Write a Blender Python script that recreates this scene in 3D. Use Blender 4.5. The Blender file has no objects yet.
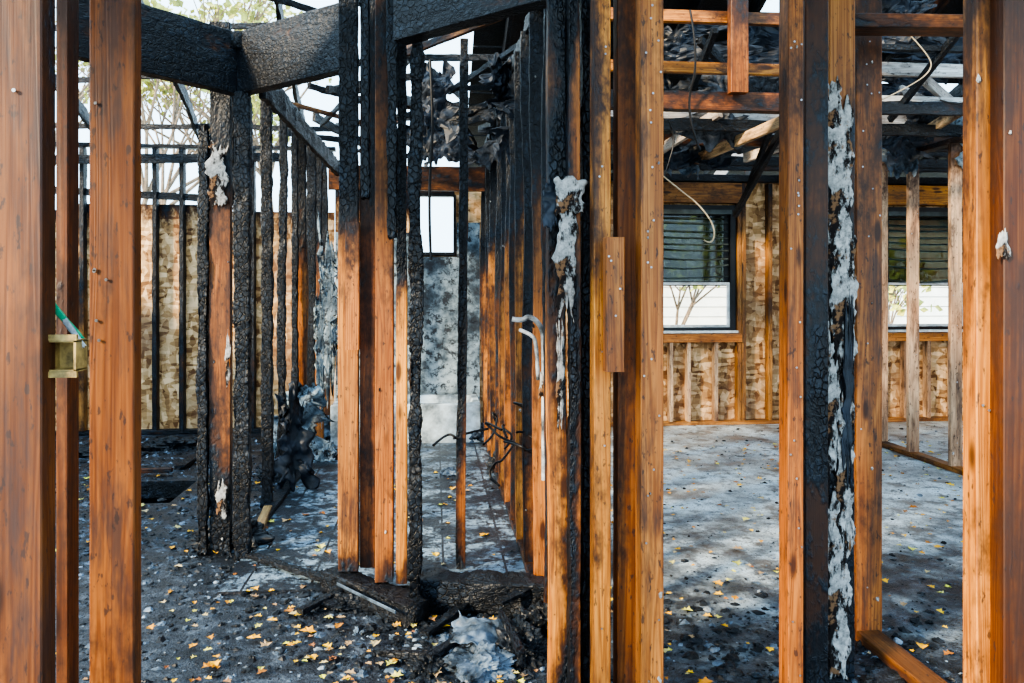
import bpy, bmesh, math, random
from mathutils import Vector, Matrix, noise, Euler
random.seed(7)
R = random.random
def U(a,b): return a+(b-a)*random.random()

# ------------------------------------------------------------------ survey helpers
EYE=1.35; F=800.0; HOR=290.0
TH=math.radians(5.5); C=math.cos(TH); S_=math.sin(TH)
def at(px,d):
    """building coordinates of a point at bearing px and depth d"""
    u=(px-512)/F*d
    return (u*C+d*S_, -u*S_+d*C)
def on_y(px,Y):
    u=(px-512)/F; d=Y/(C-u*S_)
    return d*(u*C+S_), d
def zz(y,d): return EYE-(y-HOR)/F*d

scene=bpy.context.scene
scene.view_settings.look='AgX - High Contrast'
cam=bpy.data.cameras.new('camera'); co=bpy.data.objects.new('camera',cam)
scene.collection.objects.link(co); scene.camera=co
cam.sensor_width=36; cam.lens=36*F/1024
cam.shift_y=-(341.5-HOR)/1024*1.0
co.location=(0,0,EYE); co.rotation_euler=(math.radians(90),0,-TH)
cam.clip_end=200

# ------------------------------------------------------------------ materials
class NT:
    def __init__(s,name):
        s.m=bpy.data.materials.new(name); s.m.use_nodes=True
        s.t=s.m.node_tree; s.t.nodes.clear()
        s.out=s.n('ShaderNodeOutputMaterial'); s.b=s.n('ShaderNodeBsdfPrincipled')
        s.l(s.b.outputs[0],s.out.inputs[0])
    def n(s,t,**k):
        x=s.t.nodes.new(t)
        for a,b in k.items(): setattr(x,a,b)
        return x
    def l(s,a,b): s.t.links.new(a,b)
    def put(s,inp,v):
        if isinstance(v,bpy.types.NodeSocket): s.l(v,inp)
        else: inp.default_value=v
    def math(s,op,a,b=0.0,clamp=False):
        x=s.n('ShaderNodeMath',operation=op); x.use_clamp=clamp
        s.put(x.inputs[0],a); s.put(x.inputs[1],b); return x.outputs[0]
    def mix(s,f,a,b,mode='MIX'):
        x=s.n('ShaderNodeMix',data_type='RGBA',blend_type=mode)
        s.put(x.inputs[0],f)
        s.put(x.inputs[6],a if not isinstance(a,tuple) else (*a,1)[:4]); s.put(x.inputs[7],b if not isinstance(b,tuple) else (*b,1)[:4])
        return x.outputs[2]
    def coord(s,sc=(1,1,1),loc=None,rot=(0,0,0)):
        tc=s.n('ShaderNodeTexCoord'); mp=s.n('ShaderNodeMapping')
        s.l(tc.outputs['Object'],mp.inputs[0]); mp.inputs['Scale'].default_value=sc; mp.inputs['Rotation'].default_value=rot
        if loc is not None: s.put(mp.inputs['Location'],loc)
        return mp.outputs[0]
    def noise(s,v,scale=1,det=4,rough=.55,dist=0):
        x=s.n('ShaderNodeTexNoise'); s.l(v,x.inputs['Vector']); x.inputs['Scale'].default_value=scale
        x.inputs['Detail'].default_value=min(det,5); x.inputs['Roughness'].default_value=rough; x.inputs['Distortion'].default_value=dist
        return x.outputs[0]
    def vor(s,v,scale=1,feature='F1',out=0,rnd=1):
        x=s.n('ShaderNodeTexVoronoi',feature=feature); s.l(v,x.inputs['Vector']); x.inputs['Scale'].default_value=scale
        x.inputs['Randomness'].default_value=rnd
        return x.outputs[out]
    def ramp(s,f,stops):
        x=s.n('ShaderNodeValToRGB'); s.put(x.inputs[0],f)
        e=x.color_ramp.elements
        while len(e)<len(stops): e.new(.5)
        for i,(p,c) in enumerate(stops):
            e[i].position=p; e[i].color=(*c,1) if isinstance(c,tuple) else (c,c,c,1)
        return x.outputs[0]
    def ss(s,f,a,b):
        x=s.n('ShaderNodeMapRange'); x.interpolation_type='SMOOTHSTEP'
        s.put(x.inputs[0],f)
        if a<b: x.inputs[1].default_value=a; x.inputs[2].default_value=b
        else:
            x.inputs[1].default_value=b; x.inputs[2].default_value=a; x.inputs[3].default_value=1; x.inputs[4].default_value=0
        return x.outputs[0]
    def bump(s,h,strength=.5,dist=.01,normal=None):
        x=s.n('ShaderNodeBump'); s.put(x.inputs['Height'],h); s.put(x.inputs['Strength'],strength); x.inputs['Distance'].default_value=dist
        if normal is not None: s.l(normal,x.inputs['Normal'])
        return x.outputs[0]
    def fin(s,col,rough=.6,normal=None,spec=.5,metal=0):
        s.put(s.b.inputs['Base Color'],col if not isinstance(col,tuple) else (*col,1)); s.put(s.b.inputs['Roughness'],rough)
        s.b.inputs['Specular IOR Level'].default_value=spec; s.b.inputs['Metallic'].default_value=metal
        if normal is not None: s.l(normal,s.b.inputs['Normal'])
        return s.m

def char_layer(t, base_col, base_rough, base_h, scale_v=(46,46,34)):
    att=t.n('ShaderNodeAttribute'); att.attribute_name='char'
    v=t.coord((1,1,.5))
    nz=t.noise(v,9,5,.7); nz2=t.noise(v,60,3,.6)
    c=t.math('ADD',att.outputs['Fac'],t.math('MULTIPLY',t.math('SUBTRACT',nz,.5),1.1))
    c=t.math('ADD',c,t.math('MULTIPLY',t.math('SUBTRACT',nz2,.5),.4))
    scorch=t.ss(c,.10,.52); black=t.ss(c,.45,.66)
    nv=t.n('ShaderNodeTexNoise'); t.l(t.coord(),nv.inputs['Vector']); nv.inputs['Scale'].default_value=40; nv.inputs['Detail'].default_value=2
    vm=t.n('ShaderNodeVectorMath',operation='SCALE'); t.l(nv.outputs['Color'],vm.inputs[0]); vm.inputs['Scale'].default_value=.8
    va=t.n('ShaderNodeVectorMath',operation='ADD'); t.l(t.coord(scale_v),va.inputs[0]); t.l(vm.outputs[0],va.inputs[1])
    edge=t.vor(va.outputs[0],1,'DISTANCE_TO_EDGE',0,1)
    crack=t.ss(edge,0.0,.08)
    deep=t.ss(c,.62,.95)            # only deeply burnt areas are fully cracked
    ash=t.ss(t.math('ADD',t.math('MULTIPLY',nz,.55),t.math('MULTIPLY',nz2,.45)),.48,.60)
    plate=t.mix(t.math('MULTIPLY',t.math('MULTIPLY',ash,crack),.42),(.0065,.009,.014),(.038,.058,.088))
    cc=t.mix(t.math('MULTIPLY',t.math('SUBTRACT',1.0,crack),deep),plate,(.0006,.0006,.0008))
    col=t.mix(scorch,base_col,(.050,.020,.011))
    col=t.mix(black,col,cc)
    hh=t.math('MULTIPLY',deep,t.ss(edge,0,.10))
    rough=t.math('ADD',base_rough,t.math('MULTIPLY',black,-.04))
    n1=t.bump(base_h,.35,.002)
    n2=t.bump(t.math('ADD',hh,t.math('MULTIPLY',t.math('MULTIPLY',nz2,black),.8)),.75,.005,n1)
    return col,rough,n2

def make_wood(name='scorched_fir_lumber',stops=((.05,(.18,.064,.016)),(.30,(.37,.158,.038)),(.62,(.57,.282,.078))),kn=.9):
    t=NT(name); oi=t.n('ShaderNodeObjectInfo')
    off=t.n('ShaderNodeCombineXYZ'); t.l(t.math('MULTIPLY',oi.outputs['Random'],37.0),off.inputs[0]); t.l(t.math('MULTIPLY',oi.outputs['Random'],11.0),off.inputs[2])
    v=t.coord((20,20,.7),off.outputs[0]); fine=t.coord((190,190,3.0),off.outputs[0])
    g1=t.noise(v,1.0,2,.5,.6); g2=t.noise(fine,1,3,.6)
    w=t.math('SINE',t.math('MULTIPLY',g1,70))
    g=t.math('ADD',t.math('MULTIPLY',w,.15),t.math('MULTIPLY',g2,.78))
    big=t.noise(t.coord((5,5,1.3),off.outputs[0]),1,4,.6)
    col=t.ramp(g,list(stops))
    col=t.mix(t.ss(big,.35,.68),col,t.mix(.58,col,(.12,.042,.016)))
    kv=t.vor(t.coord((11,11,3.2),off.outputs[0]),1,'F1')
    k=t.ss(kv,.20,.09); col=t.mix(t.math('MULTIPLY',k,kn),col,(.040,.013,.006))
    col=t.mix(1.0,col,oi.outputs['Color'],'MULTIPLY')
    sm=t.ss(t.noise(t.coord((14,14,2.2),off.outputs[0]),1,5,.75),.48,.70)
    col=t.mix(t.math('MULTIPLY',sm,.8),col,(.040,.024,.024))
    spk=t.ss(t.noise(t.coord((70,70,28),off.outputs[0]),1,3,.6),.60,.68)
    col=t.mix(t.math('MULTIPLY',spk,.75),col,(.028,.018,.018))
    col,r,n=char_layer(t,col,.52,g)
    return t.fin(col,r,n,.42)
WOOD=make_wood()
PALEW=make_wood('weathered_pale_lumber',((.05,(.34,.31,.28)),(.30,(.52,.50,.47)),(.62,(.72,.70,.67))),.5)

def make_osb():
    t=NT('strand_board_sheathing')
    v=t.coord((1,1,1))
    ca=t.vor(t.coord((24,24,10)),1,'F1',1); cb=t.vor(t.coord((10,22,30),rot=(0,.6,0)),1,'F1',1)
    s1=t.n('ShaderNodeSeparateColor'); t.l(ca,s1.inputs[0]); s2=t.n('ShaderNodeSeparateColor'); t.l(cb,s2.inputs[0])
    g=t.math('ADD',t.math('MULTIPLY',s1.outputs[0],.5),t.math('MULTIPLY',s2.outputs[1],.5))
    col=t.ramp(g,[(.15,(.17,.075,.03)),(.45,(.50,.29,.13)),(.85,(.88,.62,.37))])
    col=t.mix(t.math('MULTIPLY',t.ss(t.noise(v,1.3,5,.65),.45,.68),.7),col,(.20,.11,.07))
    col,r,n=char_layer(t,col,.7,g,(20,20,20))
    return t.fin(col,r,n,.3)
OSB=make_osb()

def make_gyp():
    t=NT('burnt_gypsum'); v=t.coord()
    a=t.noise(v,22,5,.75); b=t.noise(t.coord((1,1,.5)),13,5,.7)
    col=t.ramp(a,[(.3,(.11,.11,.11)),(.46,(.33,.33,.325)),(.62,(.56,.555,.55))])
    col=t.mix(t.ss(b,.48,.56),col,(.022,.018,.018))
    col=t.mix(t.ss(t.noise(v,15,4,.65),.55,.62),col,(.22,.125,.07))
    return t.fin(col,.9,t.bump(a,.6,.004),.15)
GYP=make_gyp()
def make_drywall():
    t=NT('sooty_drywall'); v=t.coord()
    a=t.noise(v,3.4,5,.7); b=t.noise(v,14,5,.75)
    col=t.ramp(a,[(.30,(.015,.018,.025)),(.42,(.08,.11,.14)),(.54,(.26,.34,.40)),(.8,(.55,.66,.74))])
    col=t.mix(t.ss(b,.48,.60),col,(.04,.048,.06))
    return t.fin(col,.75,t.bump(b,.5,.01),.3)
DRY=make_drywall()

def make_floor():
    t=NT('ash_covered_slab'); v=t.coord()
    sx=t.n('ShaderNodeSeparateXYZ'); tc=t.n('ShaderNodeTexCoord'); t.l(tc.outputs['Object'],sx.inputs[0])
    a=t.noise(v,1.9,5,.72); b=t.noise(v,8,5,.78); c=t.noise(v,75,3,.7)
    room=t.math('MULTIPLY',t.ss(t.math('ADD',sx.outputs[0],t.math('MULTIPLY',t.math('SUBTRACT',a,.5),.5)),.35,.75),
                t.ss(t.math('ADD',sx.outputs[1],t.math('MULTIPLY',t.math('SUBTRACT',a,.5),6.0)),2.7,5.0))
    dark=t.ramp(b,[(.38,(.003,.004,.006)),(.52,(.011,.015,.022)),(.60,(.05,.072,.105)),(.74,(.22,.30,.39))])  # lighter blue stops paint highlights and glints into the dark floor
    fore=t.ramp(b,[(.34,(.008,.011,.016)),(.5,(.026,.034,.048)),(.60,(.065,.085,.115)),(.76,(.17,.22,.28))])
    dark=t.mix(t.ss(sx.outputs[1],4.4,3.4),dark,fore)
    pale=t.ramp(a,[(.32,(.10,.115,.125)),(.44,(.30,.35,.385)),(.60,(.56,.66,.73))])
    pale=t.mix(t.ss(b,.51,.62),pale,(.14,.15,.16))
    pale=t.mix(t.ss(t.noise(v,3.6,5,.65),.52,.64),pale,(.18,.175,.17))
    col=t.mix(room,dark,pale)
    col=t.mix(t.ss(c,.56,.66),col,(.008,.009,.012))
    rough=t.ramp(a,[(.35,.28),(.6,.58)])
    h=t.math('ADD',b,t.math('MULTIPLY',c,.5))
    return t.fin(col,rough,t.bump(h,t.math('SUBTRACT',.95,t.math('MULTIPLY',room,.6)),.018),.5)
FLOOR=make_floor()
def make_tile():
    t=NT('sooty_floor_tile'); v=t.coord()
    br=t.n('ShaderNodeTexBrick'); t.l(v,br.inputs[0]); br.offset=0; br.inputs['Scale'].default_value=1
    br.inputs['Brick Width'].default_value=.3; br.inputs['Row Height'].default_value=.3; br.inputs['Mortar Size'].default_value=.006
    br.inputs['Color1'].default_value=(.16,.23,.31,1); br.inputs['Color2'].default_value=(.28,.38,.47,1); br.inputs['Mortar'].default_value=(.02,.02,.025,1)
    b=t.noise(v,4,5,.78); c=t.noise(v,24,4,.75)
    col=t.mix(t.ss(b,.42,.54),br.outputs[0],(.018,.024,.034))
    col=t.mix(t.ss(c,.49,.60),col,(.022,.026,.034))
    return t.fin(col,.36,t.bump(t.math('ADD',b,c),.8,.014),.5)
TILE=make_tile()
def simple(name,c,rough=.6,metal=0,nscale=20,var=.35,spec=.4,bump=.2):
    t=NT(name); v=t.coord(); a=t.noise(v,nscale,5,.65)
    d=tuple(x*(1-var) for x in c); e=tuple(min(1,x*(1+var)) for x in c)
    return t.fin(t.ramp(a,[(.35,d),(.62,e)]),rough,t.bump(a,bump,.005),spec,metal)
METAL=simple('galvanised_nail',(.30,.31,.33),.35,.8)
SOOT=simple('soot_black_debris',(.010,.013,.018),.5,0,15,.7,bump=.8)
SHEET=simple('torn_membrane_sheet',(.075,.105,.145),.45,0,7,.95,bump=.8)
PALECH=simple('pale_ash_chip',(.20,.25,.31),.8,0,30,.5)
DSHEET=simple('burnt_roofing_felt',(.018,.025,.038),.5,0,6,.8,bump=.6)
INSUL=simple('sooty_insulation',(.070,.078,.092),.95,0,12,.8,bump=.8)
PVC=simple('sooty_pvc_pipe',(.26,.29,.32),.4,0,14,.8)
TUB=simple('tub_enamel',(.36,.44,.50),.25,0,5,.6)
WHITEP=simple('white_window_trim',(.62,.66,.68),.5,0,8,.3)
BLACKF=simple('blackened_window_frame',(.010,.012,.016),.4,0,12,.5)
BLIND=simple('sooty_blind_slats',(.060,.078,.080),.5,0,3,.6)
WIRE=simple('electrical_cable',(.30,.26,.19),.5)
BWIRE=simple('burnt_cable_black',(.012,.012,.014),.4)
SIDING=simple('neighbour_siding',(.80,.82,.80),.7,0,2,.1)
ROOFM=simple('neighbour_shingles',(.22,.2,.19),.9,0,20,.4)
GRASS=simple('outdoor_ground',(.50,.50,.44),.9,0,3,.4)
BARK=simple('tree_bark',(.22,.17,.13),.9,0,9,.4)
FOL=simple('autumn_foliage',(.42,.42,.12),.8,0,4,.6)
BOXM=simple('junction_box_plastic',(.30,.21,.08),.5,0,30,.5)
GREEN=simple('green_strap_fabric',(.02,.30,.16),.6)
FENCE=simple('weathered_fence_panel',(.44,.43,.38),.7,0,3,.5)
def make_leaf():
    t=NT('fallen_leaf'); a=t.n('ShaderNodeAttribute'); a.attribute_name='tone'
    col=t.ramp(a.outputs['Fac'],[(0,(.85,.55,.02)),(.35,(.75,.36,.02)),(.5,(.26,.09,.03)),(.75,(.48,.38,.22)),(1,(.72,.72,.08))])
    return t.fin(col,.6,None,.3)
LEAF=make_leaf()
def make_glass():
    t=NT('sooty_window_glass'); t.t.nodes.remove(t.b)
    tr=t.n('ShaderNodeBsdfTransparent'); tr.inputs[0].default_value=(.17,.20,.19,1)
    gl=t.n('ShaderNodeBsdfGlossy'); gl.inputs['Roughness'].default_value=.05; gl.inputs[0].default_value=(.8,.8,.8,1)
    mx=t.n('ShaderNodeMixShader'); mx.inputs[0].default_value=.05
    t.l(tr.outputs[0],mx.inputs[1]); t.l(gl.outputs[0],mx.inputs[2]); t.l(mx.outputs[0],t.out.inputs[0])
    return t.m
GLASS=make_glass()

# ------------------------------------------------------------------ mesh helpers
def link(o,parent=None):
    scene.collection.objects.link(o)
    if parent: o.parent=parent
    return o
def mesh_obj(name,verts,faces,mats,mi=None,char=None,parent=None,tone=None,smooth=False):
    me=bpy.data.meshes.new(name); me.from_pydata(verts,[],faces)
    for m in mats: me.materials.append(m)
    if mi: me.polygons.foreach_set('material_index',mi)
    if char is not None:
        a=me.attributes.new('char','FLOAT','POINT'); a.data.foreach_set('value',char)
    if tone is not None:
        a=me.attributes.new('tone','FLOAT','POINT'); a.data.foreach_set('value',tone)
    if smooth: me.polygons.foreach_set('use_smooth',[True]*len(me.polygons))
    me.update()
    return link(bpy.data.objects.new(name,me),parent)
def empty(name,loc=(0,0,0)):
    e=bpy.data.objects.new(name,None); e.location=loc; e.empty_display_size=.1
    return link(e)
def boxdata(c,s):
    x,y,z=c; a,b,d=s[0]/2,s[1]/2,s[2]/2
    v=[(x-a,y-b,z-d),(x+a,y-b,z-d),(x+a,y+b,z-d),(x-a,y+b,z-d),(x-a,y-b,z+d),(x+a,y-b,z+d),(x+a,y+b,z+d),(x-a,y+b,z+d)]
    f=[(0,3,2,1),(4,5,6,7),(0,1,5,4),(1,2,6,5),(2,3,7,6),(3,0,4,7)]
    return v,f
class MB:
    def __init__(s): s.v=[];s.f=[];s.mi=[]
    def add(s,v,f,m=0):
        o=len(s.v); s.v+=v; s.f+=[tuple(i+o for i in q) for q in f]; s.mi+=[m]*len(f)
    def box(s,c,sz,m=0): s.add(*boxdata(c,sz),m)
    def obj(s,name,mats,**k): return mesh_obj(name,s.v,s.f,mats,s.mi,**k)

def interp(tab,s):
    if isinstance(tab,(int,float)): return tab
    if s<=tab[0][0]: return tab[0][1]
    for (a,va),(b,vb) in zip(tab,tab[1:]):
        if s<=b: return va+(vb-va)*(s-a)/max(1e-6,b-a)
    return tab[-1][1]

def board(name,a,b,w,t,wdir=(1,0,0),char=0.0,ero=.0,step=None,tint=(1,1,1),side=(0,0),nails=0,tags=0,jag=0.0,parent=None,mat=None,warp=0.0):
    a=Vector(a); b=Vector(b); L=(b-a).length; z=(b-a)/L
    x=Vector(wdir); x=(x-z*x.dot(z)).normalized(); y=z.cross(x)
    M=Matrix(((x.x,y.x,z.x,a.x),(x.y,y.y,z.y,a.y),(x.z,y.z,z.z,a.z),(0,0,0,1)))
    seed=Vector((U(0,90),U(0,90),U(0,90)))
    if step is None: step=.012 if ero>0 else .05
    nw=6 if ero>0 else 3; nt=4 if ero>0 else 2
    nw=max(nw,min(18,int(w/.011))) if ero>0 else nw
    ch=.0025; hw=w/2; ht=t/2
    ring=[]
    for i in range(nw+1): ring.append((-hw+ch+(w-2*ch)*i/nw,-ht))
    for i in range(nt+1): ring.append((hw,-ht+ch+(t-2*ch)*i/nt))
    for i in range(nw+1): ring.append((hw-ch-(w-2*ch)*i/nw,ht))
    for i in range(nt+1): ring.append((-hw,ht-ch-(t-2*ch)*i/nt))
    n=len(ring); K=max(2,int(L/step))
    V=[];Cc=[]
    for k in range(K+1):
        s=L*k/K
        cb=interp(char,s)
        wx=warp*noise.noise(Vector((s*1.1,seed.x,0))); wy=warp*noise.noise(Vector((s*1.1,0,seed.y)))
        for (px,py) in ring:
            p=Vector((px,py,s))
            c=cb
            if 0.02<cb<1.2 or side!=(0,0):
                c+=side[0]*px/hw+side[1]*py/ht
                c+=.34*noise.noise(Vector((px*9,py*9,s*3.0))+seed)
            q=Vector((px,py,s))
            if ero>0 and c>.35:
                e=min(1,(c-.35)*2)
                ds,_=noise.voronoi(Vector((p.x*36,p.y*36,p.z*30))+seed+Vector((noise.noise(p*30),noise.noise(p*30+seed),0))*.5)
                g=ds[1]-ds[0]
                dep=ero*e*(.35+.9*noise.noise(p*8+seed)) + e*ero*.38*(1-min(1,g*5))
                nx=(abs(px)>hw-.004); ny=(abs(py)>ht-.004)
                if nx: q.x-=math.copysign(min(dep,hw*.8),px)
                if ny: q.y-=math.copysign(min(dep,ht*.8),py)
            if jag and k==K: q.z-=jag*R()
            if jag and k==0: q.z+=jag*.3*R()
            q.x+=wx;q.y+=wy
            V.append(q); Cc.append(c)
    Fc=[];MI=[]
    for k in range(K):
        for i in range(n):
            j=(i+1)%n
            Fc.append((k*n+i,k*n+j,(k+1)*n+j,(k+1)*n+i)); MI.append(0)
    Fc.append(tuple(range(n-1,-1,-1))); Fc.append(tuple(K*n+i for i in range(n))); MI+=[0,0]
    def addp(v,f,m):
        o=len(V)
        for q in v: V.append(Vector(q)); Cc.append(0)
        for q in f: Fc.append(tuple(i+o for i in q)); MI.append(m)
    def nail(cx,cy,cz):
        vs=[];h=.004
        for (r,l) in ((.0014,0),(.0014,h),(.0034,h),(.0034,h+.0015)):
            for q in range(6):
                an=q*math.pi/3; ca,sa=math.cos(an)*r,math.sin(an)*r
                vs.append((cx+ca,cy-l,cz+sa))
        fs=[]
        for lv in range(3):
            for q in range(6): fs.append((lv*6+q,lv*6+(q+1)%6,(lv+1)*6+(q+1)%6,(lv+1)*6+q))
        fs.append(tuple(range(18,24)))
        addp(vs,fs,1)
    for i in range(nails):
        s=U(.05,L-.05); nail(U(-.8,.8)*hw,-ht,s)
    for i in range(tags):
        s=U(.05,L-.05); px=U(-.9,.9)*hw; r=U(.003,.008)
        vs=[];m=7
        for q in range(m):
            an=q*2*math.pi/m; rr=r*U(.5,1.2); vs.append((px+math.cos(an)*rr,-ht-.0015,s+math.sin(an)*rr*1.5))
        for q in range(m): vs.append((px+(vs[q][0]-px)*.7,-ht-.005*U(.6,1.3),s+(vs[q][2]-s)*.7))
        fs=[(q,(q+1)%m,m+(q+1)%m,m+q) for q in range(m)]+[tuple(range(m,2*m))]
        addp(vs,fs,2)
    o=mesh_obj(name,V,Fc,[mat or WOOD,METAL,GYP],MI,char=Cc,parent=parent,smooth=(ero>=.009))
    o.matrix_world=M
    o.color=(*tint,1)
    return o

def stud(px0,px1,d,t=.089,char=0.0,zt=2.72,zb=0.0,name='framing_stud',**k):
    """a vertical framing member whose front face spans the measured bearings at depth d"""
    w=(px1-px0)*d/F; x,y=at((px0+px1)/2,d)
    return board(name,(x,y+t/2,zb),(x+k.pop('lean',0),y+t/2,zt),w,t,char=char,**k)

def rag(name,c,w,h,mat,nrm=(0,-1,0),up=(0,0,1),amp=.03,jag=.25,nu=22,nv=30,thick=.004,freq=3,parent=None,prof=None,smooth=True):
    """irregular torn sheet with thickness"""
    nrm=Vector(nrm).normalized(); up=Vector(up); up=(up-nrm*up.dot(nrm)).normalized(); sx=up.cross(nrm)
    seed=Vector((U(0,90),U(0,90),U(0,90)))
    V=[];
    for s in (1,-1):
        for j in range(nv+1):
            for i in range(nu+1):
                u=i/nu*2-1; v=j/nv*2-1
                p=(interp(prof,(v+1)/2) if prof else 1)
                sd_=-3 if u<0 else 7
                wl=w/2*p*max(.05,1+jag*noise.noise(Vector((sd_,v*h*7,0))+seed)*1.6+jag*.7*noise.noise(Vector((sd_,v*h*28,0))+seed))
                hh=h/2*(1+jag*noise.noise(Vector((u*3,math.copysign(5,v),0))+seed))
                q=sx*(u*wl)+up*(v*hh)
                dd=amp*(noise.noise(q*freq*3+seed)+.6*abs(noise.noise(q*freq*9+seed)))
                edge=1-max(abs(u),abs(v))**4*.6
                V.append(q+nrm*(dd+s*thick*edge))
    n1=(nu+1)*(nv+1); Fc=[]
    def id(s,i,j): return s*n1+j*(nu+1)+i
    for j in range(nv):
        for i in range(nu):
            Fc.append((id(0,i,j),id(0,i+1,j),id(0,i+1,j+1),id(0,i,j+1)))
            Fc.append((id(1,i,j),id(1,i,j+1),id(1,i+1,j+1),id(1,i+1,j)))
    for j in range(nv):
        Fc.append((id(0,0,j),id(0,0,j+1),id(1,0,j+1),id(1,0,j))); Fc.append((id(0,nu,j),id(1,nu,j),id(1,nu,j+1),id(0,nu,j+1)))
    for i in range(nu):
        Fc.append((id(0,i,0),id(1,i,0),id(1,i+1,0),id(0,i+1,0))); Fc.append((id(0,i,nv),id(0,i+1,nv),id(1,i+1,nv),id(1,i,nv)))
    o=mesh_obj(name,V,Fc,[mat],parent=parent,smooth=smooth); o.location=c
    return o

def tube(name,pts,r,mat,parent=None):
    cu=bpy.data.curves.new(name,'CURVE'); cu.dimensions='3D'; cu.bevel_depth=r; cu.bevel_resolution=3
    sp=cu.splines.new('NURBS'); sp.points.add(len(pts)-1)
    for i,p in enumerate(pts): sp.points[i].co=(*p,1)
    sp.use_endpoint_u=True; sp.order_u=3; sp.resolution_u=8
    cu.materials.append(mat)
    return link(bpy.data.objects.new(name,cu),parent)
def P(px,y,d):
    x,yy=at(px,d); return (x,yy,zz(y,d))

# ------------------------------------------------------------------ room shell
YB=7.76   # inner face of the rear wall framing
def grid_panel(x0,x1,z0,z1,y,th,cfun,name,mat,axis='y',n=.12,parent=None):
    nx=max(1,int((x1-x0)/n)); nz=max(1,int((z1-z0)/n)); V=[];Cc=[];Fc=[]
    for s in (0,1):
        for j in range(nz+1):
            for i in range(nx+1):
                x=x0+(x1-x0)*i/nx; z=z0+(z1-z0)*j/nz
                V.append((x,y+s*th,z) if axis=='y' else (y+s*th,x,z)); Cc.append(cfun(x,z))
    m=(nx+1)*(nz+1)
    g=lambda s,i,j:s*m+j*(nx+1)+i
    for j in range(nz):
        for i in range(nx):
            Fc.append((g(0,i,j),g(0,i+1,j),g(0,i+1,j+1),g(0,i,j+1))); Fc.append((g(1,i,j),g(1,i,j+1),g(1,i+1,j+1),g(1,i+1,j)))
    for j in range(nz):
        Fc.append((g(0,0,j),g(0,0,j+1),g(1,0,j+1),g(1,0,j))); Fc.append((g(0,nx,j),g(1,nx,j),g(1,nx,j+1),g(0,nx,j+1)))
    for i in range(nx):
        Fc.append((g(0,i,0),g(1,i,0),g(1,i+1,0),g(0,i+1,0))); Fc.append((g(0,i,nz),g(0,i+1,nz),g(1,i+1,nz),g(1,i,nz)))
    return mesh_obj(name,V,Fc,[mat],char=Cc,parent=parent)

# floor slab built as pieces around a burnt-through hole in the left room
hx,hy=at(147,5.35)
fl=MB()
X0,X1,Y0,Y1=-5,7,-1,8.2; a0,a1,b0,b1=hx-.26,hx+.24,hy-.30,hy+.30
for (p,q,r,s) in ((X0,a0,Y0,Y1),(a1,X1,Y0,Y1),(a0,a1,Y0,b0),(a0,a1,b1,Y1)): fl.box(((p+q)/2,(r+s)/2,-.06),(q-p,s-r,.12))
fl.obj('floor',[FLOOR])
gr=MB(); gr.box((0,10,-.55),(90,90,.2)); gr.obj('outdoor_ground',[GRASS])
pit=MB(); pit.box((hx,hy,-.42),(1.0,.9,.06)); 
for dx,dy,sx_,sy_ in ((0,.42,1,.05),(0,-.42,1,.05),(.48,0,.05,.9),(-.48,0,.05,.9)): pit.box((hx+dx,hy+dy,-.27),(sx_,sy_,.28))
pit.obj('crawlspace_pit',[SOOT])
ti=MB(); ti.box((0,0,0),(1.40,4.2,.012)); o=ti.obj('floor_tile_hall',[TILE]); o.location=(-.26,5.75,.006)

W1=(2.05,3.01,.92,2.2); W2=(4.56,5.52,.92,2.2); W3=(-.17,.19,1.70,2.27)
def cL(x,z): return .0+.75*max(0,(z-1.6))/.9+.25*noise.noise(Vector((x*2,z*2,3)))
def cR(x,z): return .0+.5*max(0,(z-2.2))/.5+.15*noise.noise(Vector((x*2,z*2,3)))
wb=empty('wall_back')
YO=YB+.095
def P_(x0,x1,z0,z1,f,nm): grid_panel(x0,x1,z0,z1,YO,.012,f,nm,OSB,parent=wb)
for i,x in enumerate([-4.6,-3.4,-2.18]): P_(x,x+1.215,0,2.10+(.06 if i==1 else 0),cL,'osb_panel')
P_(-.96,W3[0],0,2.5,cL,'osb_panel'); P_(W3[0],W3[1],0,W3[2],cL,'osb_panel'); P_(W3[0],W3[1],W3[3],2.5,cL,'osb_panel')
P_(W3[1],W1[0],0,2.5,cR,'osb_panel')
P_(W1[0],W1[1],0,W1[2],cR,'osb_panel'); P_(W1[0],W1[1],W1[3],2.5,cR,'osb_panel')
P_(W1[1],W2[0]-.62,0,2.5,cR,'osb_panel'); P_(W2[0]-.615,W2[0],0,2.5,cR,'osb_panel')
P_(W2[0],W2[1],0,W2[2],cR,'osb_panel'); P_(W2[0],W2[1],W2[3],2.5,cR,'osb_panel'); P_(W2[1],6.9,0,2.5,cR,'osb_panel')
grid_panel(0.5,7.86,0,2.5,6.9,.012,cR,'wall_right',OSB,axis='x')
grid_panel(2.0,7.86,0,2.2,-4.61,.012,cL,'wall_left',OSB,axis='x')

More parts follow.
